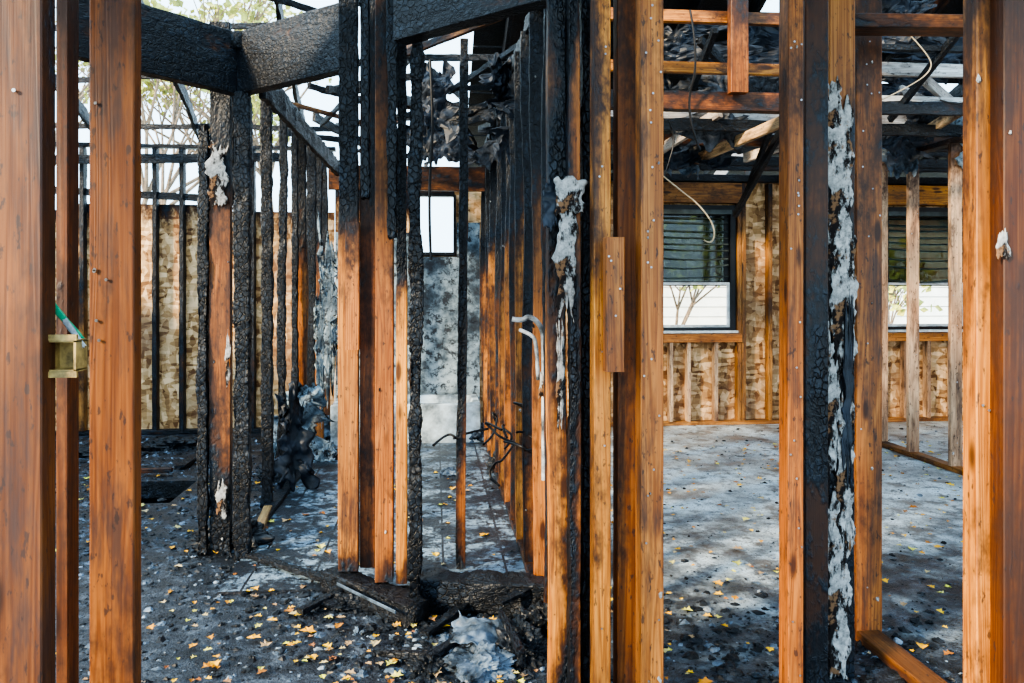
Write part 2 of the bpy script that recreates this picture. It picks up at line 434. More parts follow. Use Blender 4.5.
yb=YB+.045
def fs(x,w,z0,z1,char,tint=(1,1,1),**k):
    return board('rear_stud',(x,yb,z0),(x,yb,z1),w,.089,char=char,tint=tint,**k)
for px in (40,81,116,154,181,206,252,300):
    x,d=on_y(px,YB)
    fs(x,.045,.04,2.68,[(0,.7),(.6,.7),(1.4,.9),(2.6,1.1)] if px not in(81,) else [(0,.2),(1.2,.3),(1.8,.9)],ero=.006,step=.03)
board('top_plate',(-4.6,yb,2.70),(-.95,yb,2.70),.04,.09,wdir=(0,0,1),char=1.1,ero=.006,step=.03)
board('bottom_plate',(-4.6,yb,.02),(-.95,yb,.02),.04,.09,wdir=(0,0,1),char=.8,ero=.004,step=.04)
board('fire_blocking',(-3.6,yb,2.28),(-2.2,yb,2.22),.07,.04,wdir=(0,0,1),char=1.1,ero=.006,step=.03)
board('fire_blocking',(-4.4,yb-.1,2.52),(-1.4,yb-.1,2.60),.09,.04,wdir=(0,0,1),char=1.1,ero=.008,step=.03)
TR=(.95,1.0,1.1)
for x in (.62,1.0,1.45,1.9,W1[0]-.03,W1[1]+.03,W1[1]+.075,3.36,3.78,4.15,W2[0]-.03,W2[1]+.03,5.95,6.4):
    fs(x,.04,.04,2.42,[(0,.1),(1.8,.15),(2.4,.6)],tint=TR)
for x in (2.34,2.52,2.80,4.80,5.05,5.32):
    fs(x,.038,.04,W1[2]-.04,.05,tint=(1.0,.74,.52),mat=PALEW)
board('bottom_plate',(.5,yb,.02),(6.9,yb,.02),.038,.09,wdir=(0,0,1),char=.2,tint=TR)
for W in (W1,W2):
    board('window_sill_plate',(W[0]-.05,yb-.01,W[2]-.05),(W[1]+.05,yb-.01,W[2]-.05),.085,.10,wdir=(0,0,1),char=.05,tint=(1.15,1.0,.9))
    board('window_header',(W[0]-.05,yb-.008,W[3]+.12),(W[1]+.05,yb-.008,W[3]+.12),.20,.09,wdir=(0,0,1),char=.22 if W is W1 else .0,tint=(.75,.7,.7) if W is W1 else (1.4,1.35,.9))
board('top_plate',(.5,yb,2.47),(6.9,yb,2.47),.075,.09,wdir=(0,0,1),char=.75,ero=.004,step=.03)

def window(nm,W,blind=True):
    e=empty(nm); x0,x1,z0,z1=W; y=YO-.02; m=MB()
    t=.055
    def fr(x0,x1,z0,z1,t,y,dp,mt):
        m.box(((x0+x1)/2,y,z0+t/2),(x1-x0,dp,t),mt); m.box(((x0+x1)/2,y,z1-t/2),(x1-x0,dp,t),mt)
        m.box((x0+t/2,y,(z0+z1)/2),(t,dp,z1-z0-2*t),mt); m.box((x1-t/2,y,(z0+z1)/2),(t,dp,z1-z0-2*t),mt)
    fr(x0,x1,z0,z1,t,y,.09,0)
    zm=z0+(z1-z0)*.38
    fr(x0+t,x1-t,zm-.015,z1-t,.045,y+.02,.025,0)
    fr(x0+t,x1-t,z0+t,zm+.02,.025,y-.01,.025,1)
    m.box(((x0+x1)/2,y-.06,z0+.012),(x1-x0+.02,.06,.024),1)
    m.obj('frame',[BLACKF,WHITEP],parent=e)
    g=MB(); g.box(((x0+x1)/2,y+.02,(zm+z1)/2),(x1-x0-2*t,.003,z1-zm-t),0); g.obj('glass',[GLASS],parent=e)
    if blind:
        b=MB(); n=9; zb0=zm+.07
        for i in range(n):
            z=zb0+(z1-.12-zb0)*(i/(n-1))**.8+U(-.014,.014)
            w=x1-x0-.14; vs=[];fs_=[]; sg=U(.01,.045); tl=U(-.02,.02)
            for k in range(9):
                xx=x0+.07+w*k/8; sag=-sg*math.sin(math.pi*k/8)*(1-i/n)+tl*(k/8-.5)
                vs+= [(xx,y-.045,z+sag-.007),(xx,y-.020,z+sag+.007),(xx,y-.018,z+sag+.007),(xx,y-.043,z+sag-.007)]
            for k in range(8):
                for q in range(4): fs_.append((k*4+q,k*4+(q+1)%4,k*4+4+(q+1)%4,k*4+4+q))
            b.add(vs,fs_,0)
        b.box(((x0+x1)/2,y-.05,z1-.07),(x1-x0-.1,.05,.045))
        b.obj('blind_slats',[BLIND],parent=e)
window('window_1',W1); window('window_2',W2)
e=empty('window_3'); m=MB(); x0,x1,z0,z1=W3
for z in (z0,z1): m.box(((x0+x1)/2,YB+.04,z),(x1-x0,.1,.03))
for x in (x0,x1): m.box((x,YB+.04,(z0+z1)/2),(.025,.1,z1-z0))
m.obj('frame',[BLACKF],parent=e)

dw=empty('drywall_bath_end')
for k,(a,b,c,dd) in enumerate(((-.94,W3[0]-.02,.02,1.9),(W3[0]-.02,W3[1]+.02,.02,W3[2]-.03),(W3[1]+.02,.43,.02,2.0))):
    grid_panel(a,b,c,dd,YB-.03,.014,lambda x,z:0,'board',DRY,parent=dw)
def tub():
    bm=bmesh.new(); L,Wd,H=1.30,.66,.34
    def ringpts(l,w,z,r,n=8):
        pts=[]
        for cx,cy,a0 in ((l/2-r,w/2-r,0),(-l/2+r,w/2-r,90),(-l/2+r,-w/2+r,180),(l/2-r,-w/2+r,270)):
            for i in range(n+1):
                a=math.radians(a0+90*i/n); pts.append((cx+math.cos(a)*r,cy+math.sin(a)*r,z))
        return pts
    rings=[ringpts(L,Wd,0,.01),ringpts(L,Wd,H-.01,.01),ringpts(L-.01,Wd-.01,H,.02),ringpts(L-.12,Wd-.12,H,.12),ringpts(L-.15,Wd-.15,H-.03,.13),ringpts(L-.25,Wd-.22,.12,.15),ringpts(L-.40,Wd-.34,.07,.13)]
    vs=[[bm.verts.new(p) for p in r] for r in rings]
    for a,b in zip(vs,vs[1:]):
        n=len(a)
        for i in range(n): bm.faces.new((a[i],a[(i+1)%n],b[(i+1)%n],b[i]))
    bm.faces.new(vs[-1])
    me=bpy.data.meshes.new('bathtub'); bm.to_mesh(me); bm.free(); me.materials.append(TUB)
    o=link(bpy.data.objects.new('bathtub',me)); o.location=(-.25,7.36,.012)
tub()

# ------------------------------------------------------------------ hallway walls
for y,c,tn in ((6.15,.15,(1.0,.8,.7)),(6.6,1.0,(1,1,1)),(7.05,.25,(.9,.8,.8)),(7.45,.5,(1,1,1))):
    board('hall_stud',(-1.0,y,.02),(-1.0+U(-.02,.02),y,2.62),.085,.045,wdir=(1,0,0),
          char=[(0,c),(1.2,c),(2.0,max(c,.8)),(2.6,1.2)],ero=.009,step=.02,tint=tn,warp=.02)
board('bottom_plate',(-1.0,4.3,.02),(-1.0,7.6,.02),.04,.09,wdir=(0,0,1),char=.9,ero=.008,step=.03)
board('top_plate',(-1.0,4.1,2.60),(-1.0,7.7,2.56),.09,.09,wdir=(0,0,1),char=1.2,ero=.012,step=.02)
board('charred_joist',(-.9,4.3,2.42),(-.85,7.2,2.42),.14,.045,wdir=(0,0,1),char=1.2,ero=.012,step=.02)
yr=[3.15,3.5,3.85,4.2,4.55,4.95,5.35,5.75,6.15,6.55,6.95,7.4]
for i,y in enumerate(yr):
    c=[.6,.2,.75,.3,.6,.25,.45,.55,.3,.4,.3,.5][i]
    tn=random.choice([(1.3,1.15,.95),(.9,.7,.65),(1.0,.85,.8)])
    board('hall_stud',(.475,y,.02),(.475+U(-.02,.02),y,2.6),.09,.042,wdir=(1,0,0),
          char=[(0,c*.7),(.8,c*.6),(1.5,c),(2.0,max(c,.7)),(2.5,1.2)],side=(-.12,0),ero=.006,step=.02,tint=tn,warp=.02,tags=3)
board('bottom_plate',(.475,3.0,.02),(.475,7.6,.02),.04,.09,wdir=(0,0,1),char=.55,ero=.006,step=.03)
board('top_plate',(.475,2.9,2.62),(.475,7.7,2.62),.08,.09,wdir=(0,0,1),char=1.2,ero=.01,step=.03)
for i in range(9):
    y=U(4.2,7.2); rag('drywall_shred',(.53,y,U(.5,1.9)),U(.06,.2),U(.3,.8),DRY,nrm=(-1,0,0),amp=.02,jag=.6)
board('door_header',(-.95,7.3,2.36),(.45,7.3,2.36),.22,.05,wdir=(0,0,1),char=.4,ero=.005,step=.03,tint=(.7,.55,.55))
rag('drywall_shred',(-.9,6.9,1.2),.14,1.3,DRY,nrm=(.3,-1,0),amp=.02,jag=.6)
rag('drywall_shred',(-.9,6.35,.9),.06,.9,DRY,nrm=(.3,-1,0),amp=.02,jag=.8)

# ------------------------------------------------------------------ foreground members, left
xa,ya=at(-2,1.3)
board('corner_post',(xa-.020,ya+.03,0),(xa-.020,ya+.03,2.72),.17,.05,char=[(0,.05),(1.0,.10),(1.5,.18),(1.9,.28)],side=(.12,.1),tint=(.40,.28,.26),step=.02,tags=1,nails=8)  # dark tint paints in the shade of a post out of the sun
stud(56,68,1.62,.05,[(0,.15),(1.2,.3),(1.5,.35),(2.0,.45)],tint=(.45,.32,.30),step=.02)
stud(90,133,1.58,.042,[(0,.35),(.55,.25),(.72,.05),(1.2,.08),(1.6,.16),(2,.25)],tint=(.56,.41,.36),side=(.08,0),nails=10,tags=1,step=.02)  # tint lowered to paint this stud as standing out of the sun
bx,by=at(67,1.36)
e=empty('junction_box',(bx,by,zz(355,1.36)))
m=MB(); 
for c,s in (((0,.02,0),(.044,.004,.05)),((-.022,0,0),(.004,.044,.05)),((.022,0,0),(.004,.044,.05)),((0,0,.025),(.048,.044,.004)),((0,0,-.025),(.048,.044,.004)),((0,-.022,.031),(.052,.006,.010)),((0,-.022,-.031),(.052,.006,.010)),((-.036,.01,0),(.03,.006,.03))): m.box(c,s)
m.obj('box_shell',[BOXM],parent=e)
rag('green_strap',P(66,322,1.38),.012,.085,GREEN,up=(-.7,0,.9),amp=.004,thick=.0015,nu=6)
rag('paper_shred',P(75,333,1.37),.010,.06,PVC,up=(-.6,0,.8),amp=.01,thick=.001,nu=6)

# ------------------------------------------------------------------ left mid group
stud(196,208,4.05,.05,1.2,zt=2.2,ero=.014,step=.009,name='charred_post',warp=.01,jag=.1)
stud(209,230,4.08,.05,[(0,1.0),(.35,.8),(.6,.45),(1.0,.2),(1.8,.3),(2.1,.7),(2.6,1.1)],ero=.007,step=.012,tint=(.62,.48,.44),name='charred_post',tags=3)
stud(232,250,3.98,.07,1.2,zt=2.34,ero=.015,step=.009,name='charred_post',warp=.008)
stud(214,234,4.22,.06,1.2,zb=1.8,zt=2.7,ero=.01,step=.012,name='charred_post')
stud(260,272,4.95,.06,1.2,zt=2.6,ero=.012,step=.012,name='charred_post',warp=.01)
stud(277,286,5.5,.06,1.2,zt=2.6,ero=.012,step=.012,name='charred_post',warp=.02)
stud(291,298,5.9,.06,1.0,zt=2.6,ero=.010,step=.012,name='charred_post',warp=.02)
rag('plaster_remnant',P(217,175,4.06),.09,.30,GYP,amp=.004,jag=.45,thick=.003)
rag('plaster_remnant',P(222,500,4.055),.05,.16,GYP,amp=.006,jag=.6,thick=.003)
rag('plaster_remnant',P(228,360,4.06),.02,.22,GYP,amp=.005,jag=.8,thick=.003)
x0,y0=at(60,3.35); x1,y1=at(236,4.05); x2,y2=at(345,3.62)
board('charred_header',(x0,y0,2.49),(x1,y1,2.49),.31,.07,wdir=(0,0,1),char=.80,ero=.003,step=.012)
board('charred_header',(x1+.02,y1,2.49),(x2,y2,2.49),.31,.07,wdir=(0,0,1),char=.86,ero=.003,step=.012)
board('top_plate',(x0-1.2,y0-.4,2.72),(x2+.3,y0-.1,2.75),.09,.09,wdir=(0,0,1),char=1.1,ero=.01,step=.02)

# ------------------------------------------------------------------ centre group
stud(338,358,3.55,.06,[(0,.55),(.12,.1),(.9,.05),(1.35,.12),(1.55,.5),(1.75,1.0),(2.7,1.1)],ero=.006,step=.012,tint=(1.2,1.12,.95),name='trimmer_stud',zb=.1)
stud(345,359,3.47,.04,[(0,.1),(.45,.2),(.6,.5)],zb=zz(350,3.47),zt=zz(222,3.47),tint=(1.0,.85,.8),name='nailing_block')
stud(360,375,3.60,.07,[(0,.3),(1.0,.2),(1.3,.4),(1.8,.6),(2.2,.8),(2.7,.9)],tint=(.75,.56,.54),ero=.004,step=.015,name='trimmer_stud',zb=.1)
stud(375,393,3.42,.089,[(0,.35),(.3,.1),(1.2,.15),(1.7,.35),(2.1,.55),(2.7,.9)],tint=(.95,.76,.66),side=(.15,0),ero=.004,step=.012,name='trimmer_stud',zb=.1,tags=2)
stud(396,407,3.40,.06,[(0,.5),(.25,.0),(1.2,.12),(1.4,.8),(2.7,1.2)],tint=(1.7,1.6,1.1),ero=.008,step=.010,name='trimmer_stud',zb=.1)
stud(407,423,3.26,.09,1.25,zt=2.7,ero=.022,step=.008,name='charred_post',warp=.02)
stud(360,370,3.3,.05,1.2,zb=zz(200,3.3),zt=2.7,ero=.01,name='charred_stub',jag=.1)
stud(386,398,3.3,.05,[(0,.7),(.3,1.2)],zb=zz(240,3.3),zt=2.7,ero=.01,name='charred_stub',jag=.1)
a=at(332,3.62); b=at(418,3.22)
board('charred_sill_plate',(a[0],a[1],.05),(b[0],b[1],.05),.10,.13,wdir=(0,0,1),char=1.0,ero=.014,step=.012)
a=at(338,3.46); b=at(396,3.17)
board('metal_edge_strip',(a[0],a[1]-.03,.09),(b[0],b[1]-.03,.085),.014,.006,wdir=(0,0,1),char=.0,mat=SHEET)
a=at(420,3.42); b=at(552,3.35)
board('charred_sill_plate',(a[0],a[1],.07),(b[0],b[1],.07),.14,.16,wdir=(0,0,1),char=.95,ero=.016,step=.012)
stud(456,466,3.84,.04,[(0,.55),(.5,.45),(.9,.85),(2.7,1.2)],zt=2.56,ero=.007,step=.010,name='charred_lath_stud',lean=.02,side=(-.3,0),warp=.02,tint=(.8,.65,.6))
a=at(400,3.2); b=at(560,2.72)
board('charred_header',(a[0],a[1],2.47),(b[0],b[1],2.47),.27,.08,wdir=(0,0,1),char=.9,ero=.004,step=.015)

# ------------------------------------------------------------------ centre-right group
stud(549,568,2.62,.06,[(0,.6),(.25,.35),(.9,.25),(1.3,.5),(1.5,.75),(2.7,.85)],ero=.006,step=.010,tint=(1.3,1.15,.85),name='trimmer_stud',side=(.2,0),warp=.01)
stud(569,581,2.56,.08,[(0,.7),(.5,.5),(1.3,.6),(1.6,.35),(2.0,.35),(2.3,.9)],ero=.007,step=.010,tint=(.95,.72,.6),name='trimmer_stud',side=(-.25,0),warp=.01)
stud(581,594,2.60,.09,[(0,1.1),(1.0,.9),(1.4,.8),(2.7,1.2)],ero=.010,step=.010,name='charred_post')
stud(594,611,2.47,.07,[(0,.1),(.9,.02),(1.5,.12),(1.9,.28),(2.3,.45)],tint=(1.4,1.25,.9),side=(-.12,0),nails=8,step=.02)
stud(606,625,2.38,.05,[(0,.05),(.2,.15)],zb=zz(372,2.38),zt=zz(237,2.38),tint=(.85,.66,.58),name='nailing_block',nails=4)
stud(617,641,2.52,.06,[(0,.15),(1.5,.15),(2.3,.4)],tint=(.62,.44,.36),step=.03)
stud(641,664,2.36,.07,[(0,.0),(1.4,.05),(1.9,.2),(2.3,.35)],tint=(.98,.82,.74),nails=26,tags=5,step=.03)
rag('plaster_remnant',P(570,196,2.545),.095,.11,GYP,amp=.018,jag=.35,thick=.010)
rag('plaster_remnant',P(566,258,2.55),.055,.34,GYP,amp=.005,jag=.5,thick=.004)
rag('plaster_remnant',P(560,380,2.60),.02,.3,GYP,amp=.005,jag=.9,thick=.003)
rag('charred_scrap',P(553,205,2.56),.05,.14,DSHEET,amp=.03,jag=.5,thick=.008)

# ------------------------------------------------------------------ right group
stud(788,804,2.50,.07,[(0,.05),(1.4,.08),(2.3,.3)],tint=(.90,.71,.63),nails=22,tags=3,step=.03)
stud(805,829,2.64,.09,[(0,.62),(.7,.55),(1.3,.66),(2.0,.55),(2.3,.45)],tint=(.30,.20,.16),side=(.1,0),step=.012,name='scorched_post')
stud(829,856,2.78,.05,[(0,.9),(1.0,.9),(1.7,.65),(2.0,.15),(2.3,.15)],tint=(1.15,1.05,.95),ero=.003,step=.012)
stud(856,883,3.08,.05,[(0,.15),(1.0,.08),(2.0,.3),(2.7,.6)],tint=(.90,.71,.65),nails=14,tags=4,step=.03)
for (px,y,w,h,j) in ((840,190,.088,.62,.3),(844,300,.08,.42,.35),(834,400,.05,.45,.5),(845,470,.055,.5,.5),(838,590,.082,.62,.4),(834,110,.06,.2,.5)):
    rag('plaster_remnant',P(px,y,2.772),w,h,GYP,amp=.003,jag=j,thick=.003,nv=50)
rag('charred_scrap',P(848,400,2.765),.03,.5,DSHEET,amp=.01,jag=.8,thick=.003)
board('bottom_plate',(1.66,1.3,.02),(1.66,3.1,.02),.04,.09,wdir=(0,0,1),char=.3,tint=(.62,.56,.58))
a=at(838,2.86); b=at(1060,2.86)
board('door_header',(a[0],a[1],2.30),(b[0]+.4,b[1],2.30),.050,.10,wdir=(0,0,1),char=[(0,.5),(.4,.4),(1.2,.5)],tint=(.7,.52,.48),ero=.003,step=.02)
stud(976,1002,1.80,.05,[(0,.0),(1.2,.05),(1.5,.2),(2,.4)],tint=(1.15,.98,.76),nails=12,tags=2,step=.03,side=(-.05,0))
stud(1003,1036,1.76,.05,[(0,.2),(1.0,.22),(1.5,.28),(2,.4)],tint=(.30,.21,.19),tags=1,step=.03)
rag('plaster_remnant',P(1003,245,1.75),.026,.055,GYP,amp=.004,jag=.5,thick=.003)
board('top_plate',(.2,2.53,2.74),(2.3,2.53,2.74),.04,.12,wdir=(0,0,1),char=.3)
# ------------------------------------------------------------------ right room partition
for y in (6.6,6.15,5.62,5.1,4.6):
    board('partition_stud',(3.86,y,.04),(3.86,y,2.44),.089,.038,char=[(0,.0),(1.7,.05),(2.4,.4)],tint=(1.15,.80,.54),nails=6,tags=3,mat=PALEW)
board('bottom_plate',(3.86,4.3,.02),(3.86,6.9,.02),.038,.09,wdir=(0,0,1),char=.2,tint=(.7,.62,.6))
board('top_plate',(3.86,4.0,2.46),(3.86,7.7,2.46),.04,.09,wdir=(0,0,1),char=.5,mat=PALEW)
# ------------------------------------------------------------------ overhead framing right room
def hb(px0,px1,y0,y1,d,char,tint,name='joist',th=.04,**k):
    a=at(px0,d); b=at(px1,d); z=(zz(y0,d)+zz(y1,d))/2; h=abs(y1-y0)*d/F
    return board(name,(a[0],a[1],z),(b[0],a[1],z),h,th,wdir=(0,0,1),char=char,tint=tint,**k)
hb(600,800,90,109,4.3,[(0,.6),(.5,.4),(1,.55)],(.7,.5,.45),name='joist',th=.07,ero=.003,step=.02)
hb(600,840,60,71,4.6,.25,(1.3,1.15,.85)); hb(600,840,8,20,4.3,.25,(1.3,1.1,.85))
stud(731,749,4.25,.06,[(0,.15),(.5,.4)],zb=zz(92,4.25),zt=3.2,tint=(.85,.65,.56),name='cripple_stud')
hb(860,1060,62,75,5.2,.0,(1.3,1.4,1.5),mat=PALEW); hb(800,1060,94,107,5.6,.0,(1.3,1.4,1.5),mat=PALEW); hb(870,1060,44,50,4.9,.9,(1,1,1))
hb(600,930,108,119,5.8,.05,(1.25,1.3,1.35),mat=PALEW); hb(840,1060,140,150,6.3,.6,(1,1,1))
random.seed(11)
for y in (5.0,5.5,6.0,6.5,7.0,7.4):
    x0=U(.5,1.5); board('joist',(x0,y,2.52+U(-.02,.05)),(6.8,y,2.52+U(-.03,.05)),.09,.038,wdir=(0,0,1),char=[(0,1.0),(U(1,2.5),U(.5,1)),(U(3,5),U(.5,.9)),(6,1)],ero=.006,step=.03,tint=(1.0,.85,.7))
def dg(p,q,c,tint=(1,1,1),w=.075,name='fallen_rafter',mat=None):
    board(name,p,q,w,.038,wdir=(0,0,1),char=c,tint=tint,ero=.004,step=.03,mat=mat)
dg(P(660,150,6.2),P(720,112,5.6),.15,(1.1,1.0,.9),mat=PALEW); dg(P(695,160,6.4),P(790,118,5.2),.2,(1.2,.85,.5),mat=PALEW); dg(P(745,158,6.6),P(800,140,6.0),.1,(1.2,1.1,1.0),mat=PALEW)
dg(P(690,120,6),P(740,150,6.6),.5,(1.0,.8,.6)); dg(P(880,160,6.8),P(985,95,5.2),.25,(1.2,.85,.5),mat=PALEW); dg(P(900,90,6.0),P(1000,140,6.4),.3,mat=PALEW)
dg(P(925,80,5.6),P(960,110,6.2),.2,mat=PALEW); dg(P(735,215,6.6),P(792,112,5.4),1.2,(1,1,1),.06,'hanging_charred_lath')
dg(P(742,205,6.7),P(770,130,6.0),1.2,(1,1,1),.05,'hanging_charred_lath')
dg(P(690,95,5),P(715,30,4.6),1.2,w=.05); dg(P(760,100,5.4),P(700,40,5.0),1.1,w=.06); dg(P(890,120,5.4),P(960,30,4.8),1.2,w=.05)
def zr(y): return 2.62+(7.95-y)*.36
for i in range(15):
    x=.55+i*.45
    board('roof_rafter',(x,8.1,zr(8.1)),(x,2.9,zr(2.9)),.14,.04,wdir=(0,0,1),char=.95+U(-.3,.3),ero=.007,step=.04)
m=MB()
y=8.25
while y>2.9:
    w=U(.13,.19)
    segs=[(.3,U(2,3)),(U(3.1,3.5),7.1)]
    for a,b in segs:
        if R()<.04: continue
        if y<4.4 and R()<.2: continue
        z=zr(y)+.10; m.add(*[ [ (q[0],q[1],q[2]+(y-q[1])*.36) for q in boxdata(((a+b)/2,y,z),(b-a,w*.97,.02))[0]], boxdata((0,0,0),(1,1,1))[1] ],0)
    y-=w
m.obj('roof_sheathing',[WOOD],char=[1.1]*len(m.v))
m=MB(); y=2.5
while y>-.35:
    w=U(.14,.20)
    for (a,b) in ((-3.5,U(-.5,0)),(U(0,.3),6.5)):
        if R()<.12: continue
        m.box(((a+b)/2,y,3.30),(b-a,w*.96,.02))
    y-=w
m.obj('added_shade_deck',[WOOD],char=[1.0]*len(m.v))  # unseen deck, added to cut sky light and sun on the foreground
for i in range(14):
    x=-3.3+i*.7; board('roof_rafter',(x,-.4,3.2),(x,2.6,3.2),.14,.04,wdir=(0,0,1),char=1.0)  # unseen rafters added along with the shading deck
for i,x in enumerate((-4.2,-3.1,-2.2,-1.25)):
    board('roof_rafter',(x,8.0,2.75),(x+U(-.3,.4),3.4,3.9+U(-.3,.2)),.13,.04,wdir=(0,0,1),char=1.2,ero=.012,step=.03,warp=.05)
for i in range(3):
    z=2.85+i*.22; y=7.6-i*.6
    board('charred_lath',(-4.4+U(0,1),y,z),(-1.0+U(-.5,.4),y+U(-.2,.2),z+U(-.12,.12)),.05,.03,wdir=(0,0,1),char=1.2,ero=.006,step=.03,warp=.04)
for i in range(44):
    x=U(-.9,.5); y=U(4.2,7.5); z=2.5+U(0,.35)+(7.5-y)*.12
    an=U(0,math.pi); L=U(.5,1.5)
    board('charred_lath',(x-math.cos(an)*L/2,y-math.sin(an)*L/2,z+U(-.15,.15)),(x+math.cos(an)*L/2,y+math.sin(an)*L/2,z+U(-.15,.15)),U(.03,.08),.03,wdir=(0,0,1),char=1.1 if R()<.85 else .4,ero=.006,step=.03)
for (px,y,d,w,h,mt) in ((435,100,5.0,.2,.45,DSHEET),(505,85,4.6,.3,.3,DSHEET),(520,120,4.6,.25,.4,DSHEET),(445,145,6,.3,.3,DSHEET),(500,140,6,.3,.4,INSUL),(425,130,5.0,.15,.4,DSHEET),
                       (690,150,6.3,.45,.3,DSHEET),(720,128,5.8,.5,.25,INSUL),(905,135,6.0,.3,.35,DSHEET),(940,60,5.4,.6,.3,DSHEET),(900,85,6.5,.6,.3,DSHEET),(680,45,5.4,.6,.3,DSHEET),(760,50,5.6,.7,.35,DSHEET),(965,140,6.0,.15,.4,DRY),(770,95,6,.5,.3,INSUL),(670,100,6,.5,.3,DSHEET),(720,85,5,.3,.2,INSUL),(905,20,5,.5,.3,DSHEET),
                       (895,150,6.2,.22,.35,SHEET),(685,155,6.4,.2,.3,SHEET),(925,125,6.3,.3,.25,INSUL)):
    rag('hanging_roof_felt' if mt is DSHEET else 'hanging_insulation',P(px,y,d),w,h,mt,nrm=(U(-.4,.4),-1,U(-.5,.5)),amp=.09,jag=.7,thick=.008,freq=2,smooth=False)

tube('hanging_cable',[P(663,176,5.0),P(680,190,5.0),P(700,205,5),P(716,228,5),P(712,246,5),P(704,240,5)],.005,WIRE)
tube('hanging_cable',[P(668,120,5.0),P(676,135,5.0),P(670,160,5),P(664,176,5)],.005,BWIRE)
tube('hanging_cable',[P(870,105,4.9),P(900,92,4.9),P(935,70,4.9),P(925,50,4.9),P(905,30,4.9)],.004,WIRE)
tube('hanging_cable',[P(940,100,5.0),P(965,108,5.0),P(985,96,5),P(990,60,5)],.005,BWIRE)
tube('hanging_cable',[P(690,10,4.2),P(700,60,4.2),P(684,110,4.3),P(700,150,4.3)],.006,BWIRE)
tube('hanging_cable',[P(430,60,4.4),P(434,120,4.4),P(428,200,4.5),P(431,260,4.5)],.008,BWIRE)
tube('hanging_cable',[P(795,0,3.4),P(812,70,3.4),P(806,150,3.5),P(812,230,3.5)],.006,BWIRE)
for i in range(9):
    p=P(U(485,540),U(415,450),U(3.8,4.8)); pts=[p]
    for k in range(5): p=(p[0]+U(-.10,.12),p[1]+U(-.15,.15),p[2]+U(-.09,.07)); pts.append(p)
    tube('tangled_cable',pts,.006,BWIRE)
tube('drain_pipe',[P(512,319,3.3),P(522,321,3.3),P(528,316,3.3),P(536,320,3.3),P(543,330,3.3),P(544,350,3.3),P(544,420,3.3),P(544,480,3.3)],.011,PVC)
tube('drain_pipe',[P(520,330,3.34),P(531,334,3.3),P(537,342,3.3),P(538,380,3.3)],.008,PVC)
rag('switch_box_remnant',P(545,385,3.26),.05,.10,GYP,amp=.01,jag=.3,thick=.012)

# ------------------------------------------------------------------ rubble
random.seed(5)
def crumple(name,c,s,mat,fr=2.0,amp=.38):
    bm=bmesh.new(); bmesh.ops.create_icosphere(bm,subdivisions=5,radius=1); seed=Vector((U(0,50),U(0,50),U(0,50)))
    for v in bm.verts:
        n=noise.noise(v.co*fr+seed)+.7*abs(noise.noise(v.co*fr*2.2+seed))+.25*noise.noise(v.co*fr*7+seed)
        ds,_=noise.voronoi(v.co*3.2+seed); n+=.35*(ds[1]-ds[0])
        v.co*=.8+amp*n; v.co=Vector((v.co.x*s[0],v.co.y*s[1],max(-.2,v.co.z)*s[2]))
    me=bpy.data.meshes.new(name); bm.to_mesh(me); bm.free(); me.materials.append(mat)
    o=link(bpy.data.objects.new(name,me)); o.location=c
def fx(px,y):
    d=EYE*F/(y-HOR); return at(px,d)
for (px,y,s,mt,nm) in ((482,668,(.13,.13,.07),SHEET,'rubble_heap'),(520,655,(.10,.12,.10),SOOT,'rubble_heap'),(430,665,(.08,.1,.05),SOOT,'rubble_heap'),(545,635,(.12,.12,.12),SOOT,'rubble_heap'),
     (232,545,(.20,.16,.12),SOOT,'rubble_heap'),(290,470,(.12,.12,.16),SOOT,'rubble_heap'),(312,440,(.18,.14,.22),SHEET,'crumpled_sheet'),(275,478,(.12,.14,.1),SOOT,'rubble_heap'),(480,440,(.2,.2,.14),SHEET,'crumpled_sheet'),(505,470,(.14,.2,.12),SOOT,'rubble_heap'),(450,475,(.08,.1,.04),SHEET,'rubble_heap'),
     (345,605,(.12,.1,.05),SOOT,'rubble_heap'),(325,460,(.12,.12,.12),DRY,'drywall_chunk'),(110,455,(.3,.15,.08),SOOT,'rubble_heap'),(170,448,(.25,.15,.09),SOOT,'rubble_heap')):
    x,yy=fx(px,y); crumple(nm,(x,yy,s[2]*.15),s,mt)
rag('leaning_sheet',P(300,425,5.9),.35,.5,DRY,nrm=(.4,-1,.3),up=(.3,0,1),amp=.08,jag=.6,thick=.006)
rag('leaning_sheet',P(292,440,5.4),.22,.6,DSHEET,nrm=(.5,-1,.2),amp=.08,jag=.6,thick=.006)
x,yy=fx(478,655); rag('crumpled_sheet',(x,yy,.075),.20,.16,SHEET,nrm=(.1,-.4,1),up=(.3,1,.4),amp=.045,jag=.25,thick=.003)
def fb(p,q,c,t=(1,1,1),w=.08,z=.025):
    a=fx(*p); b=fx(*q); board('fallen_board',(a[0],a[1],z),(b[0],b[1],z+.02),w,.03,wdir=(-(b[1]-a[1]),b[0]-a[0],0),char=c,tint=t,ero=.008,step=.015)
fb((98,476),(172,476),.45,(.8,.45,.4),.04); fb((95,513),(135,515),1.0,(1,.7,.6),.05,.03); fb((300,618),(345,600),1.0,w=.04); fb((250,560),(330,590),.9,(1,1,1),.05)
fb((268,512),(258,540),.2,(1.0,1.4,2.2),.05); fb((180,470),(205,455),1.0); fb((150,452),(110,445),1.0); fb((425,640),(470,612),1.0,w=.05); fb((500,628),(540,612),.9,w=.05,z=.1)
fb((430,672),(470,650),.9,w=.035,z=.05); fb((520,676),(500,640),.8,(.8,.6,.5),.03,.09); fb((380,660),(430,668),1.0,w=.03)
m=MB()
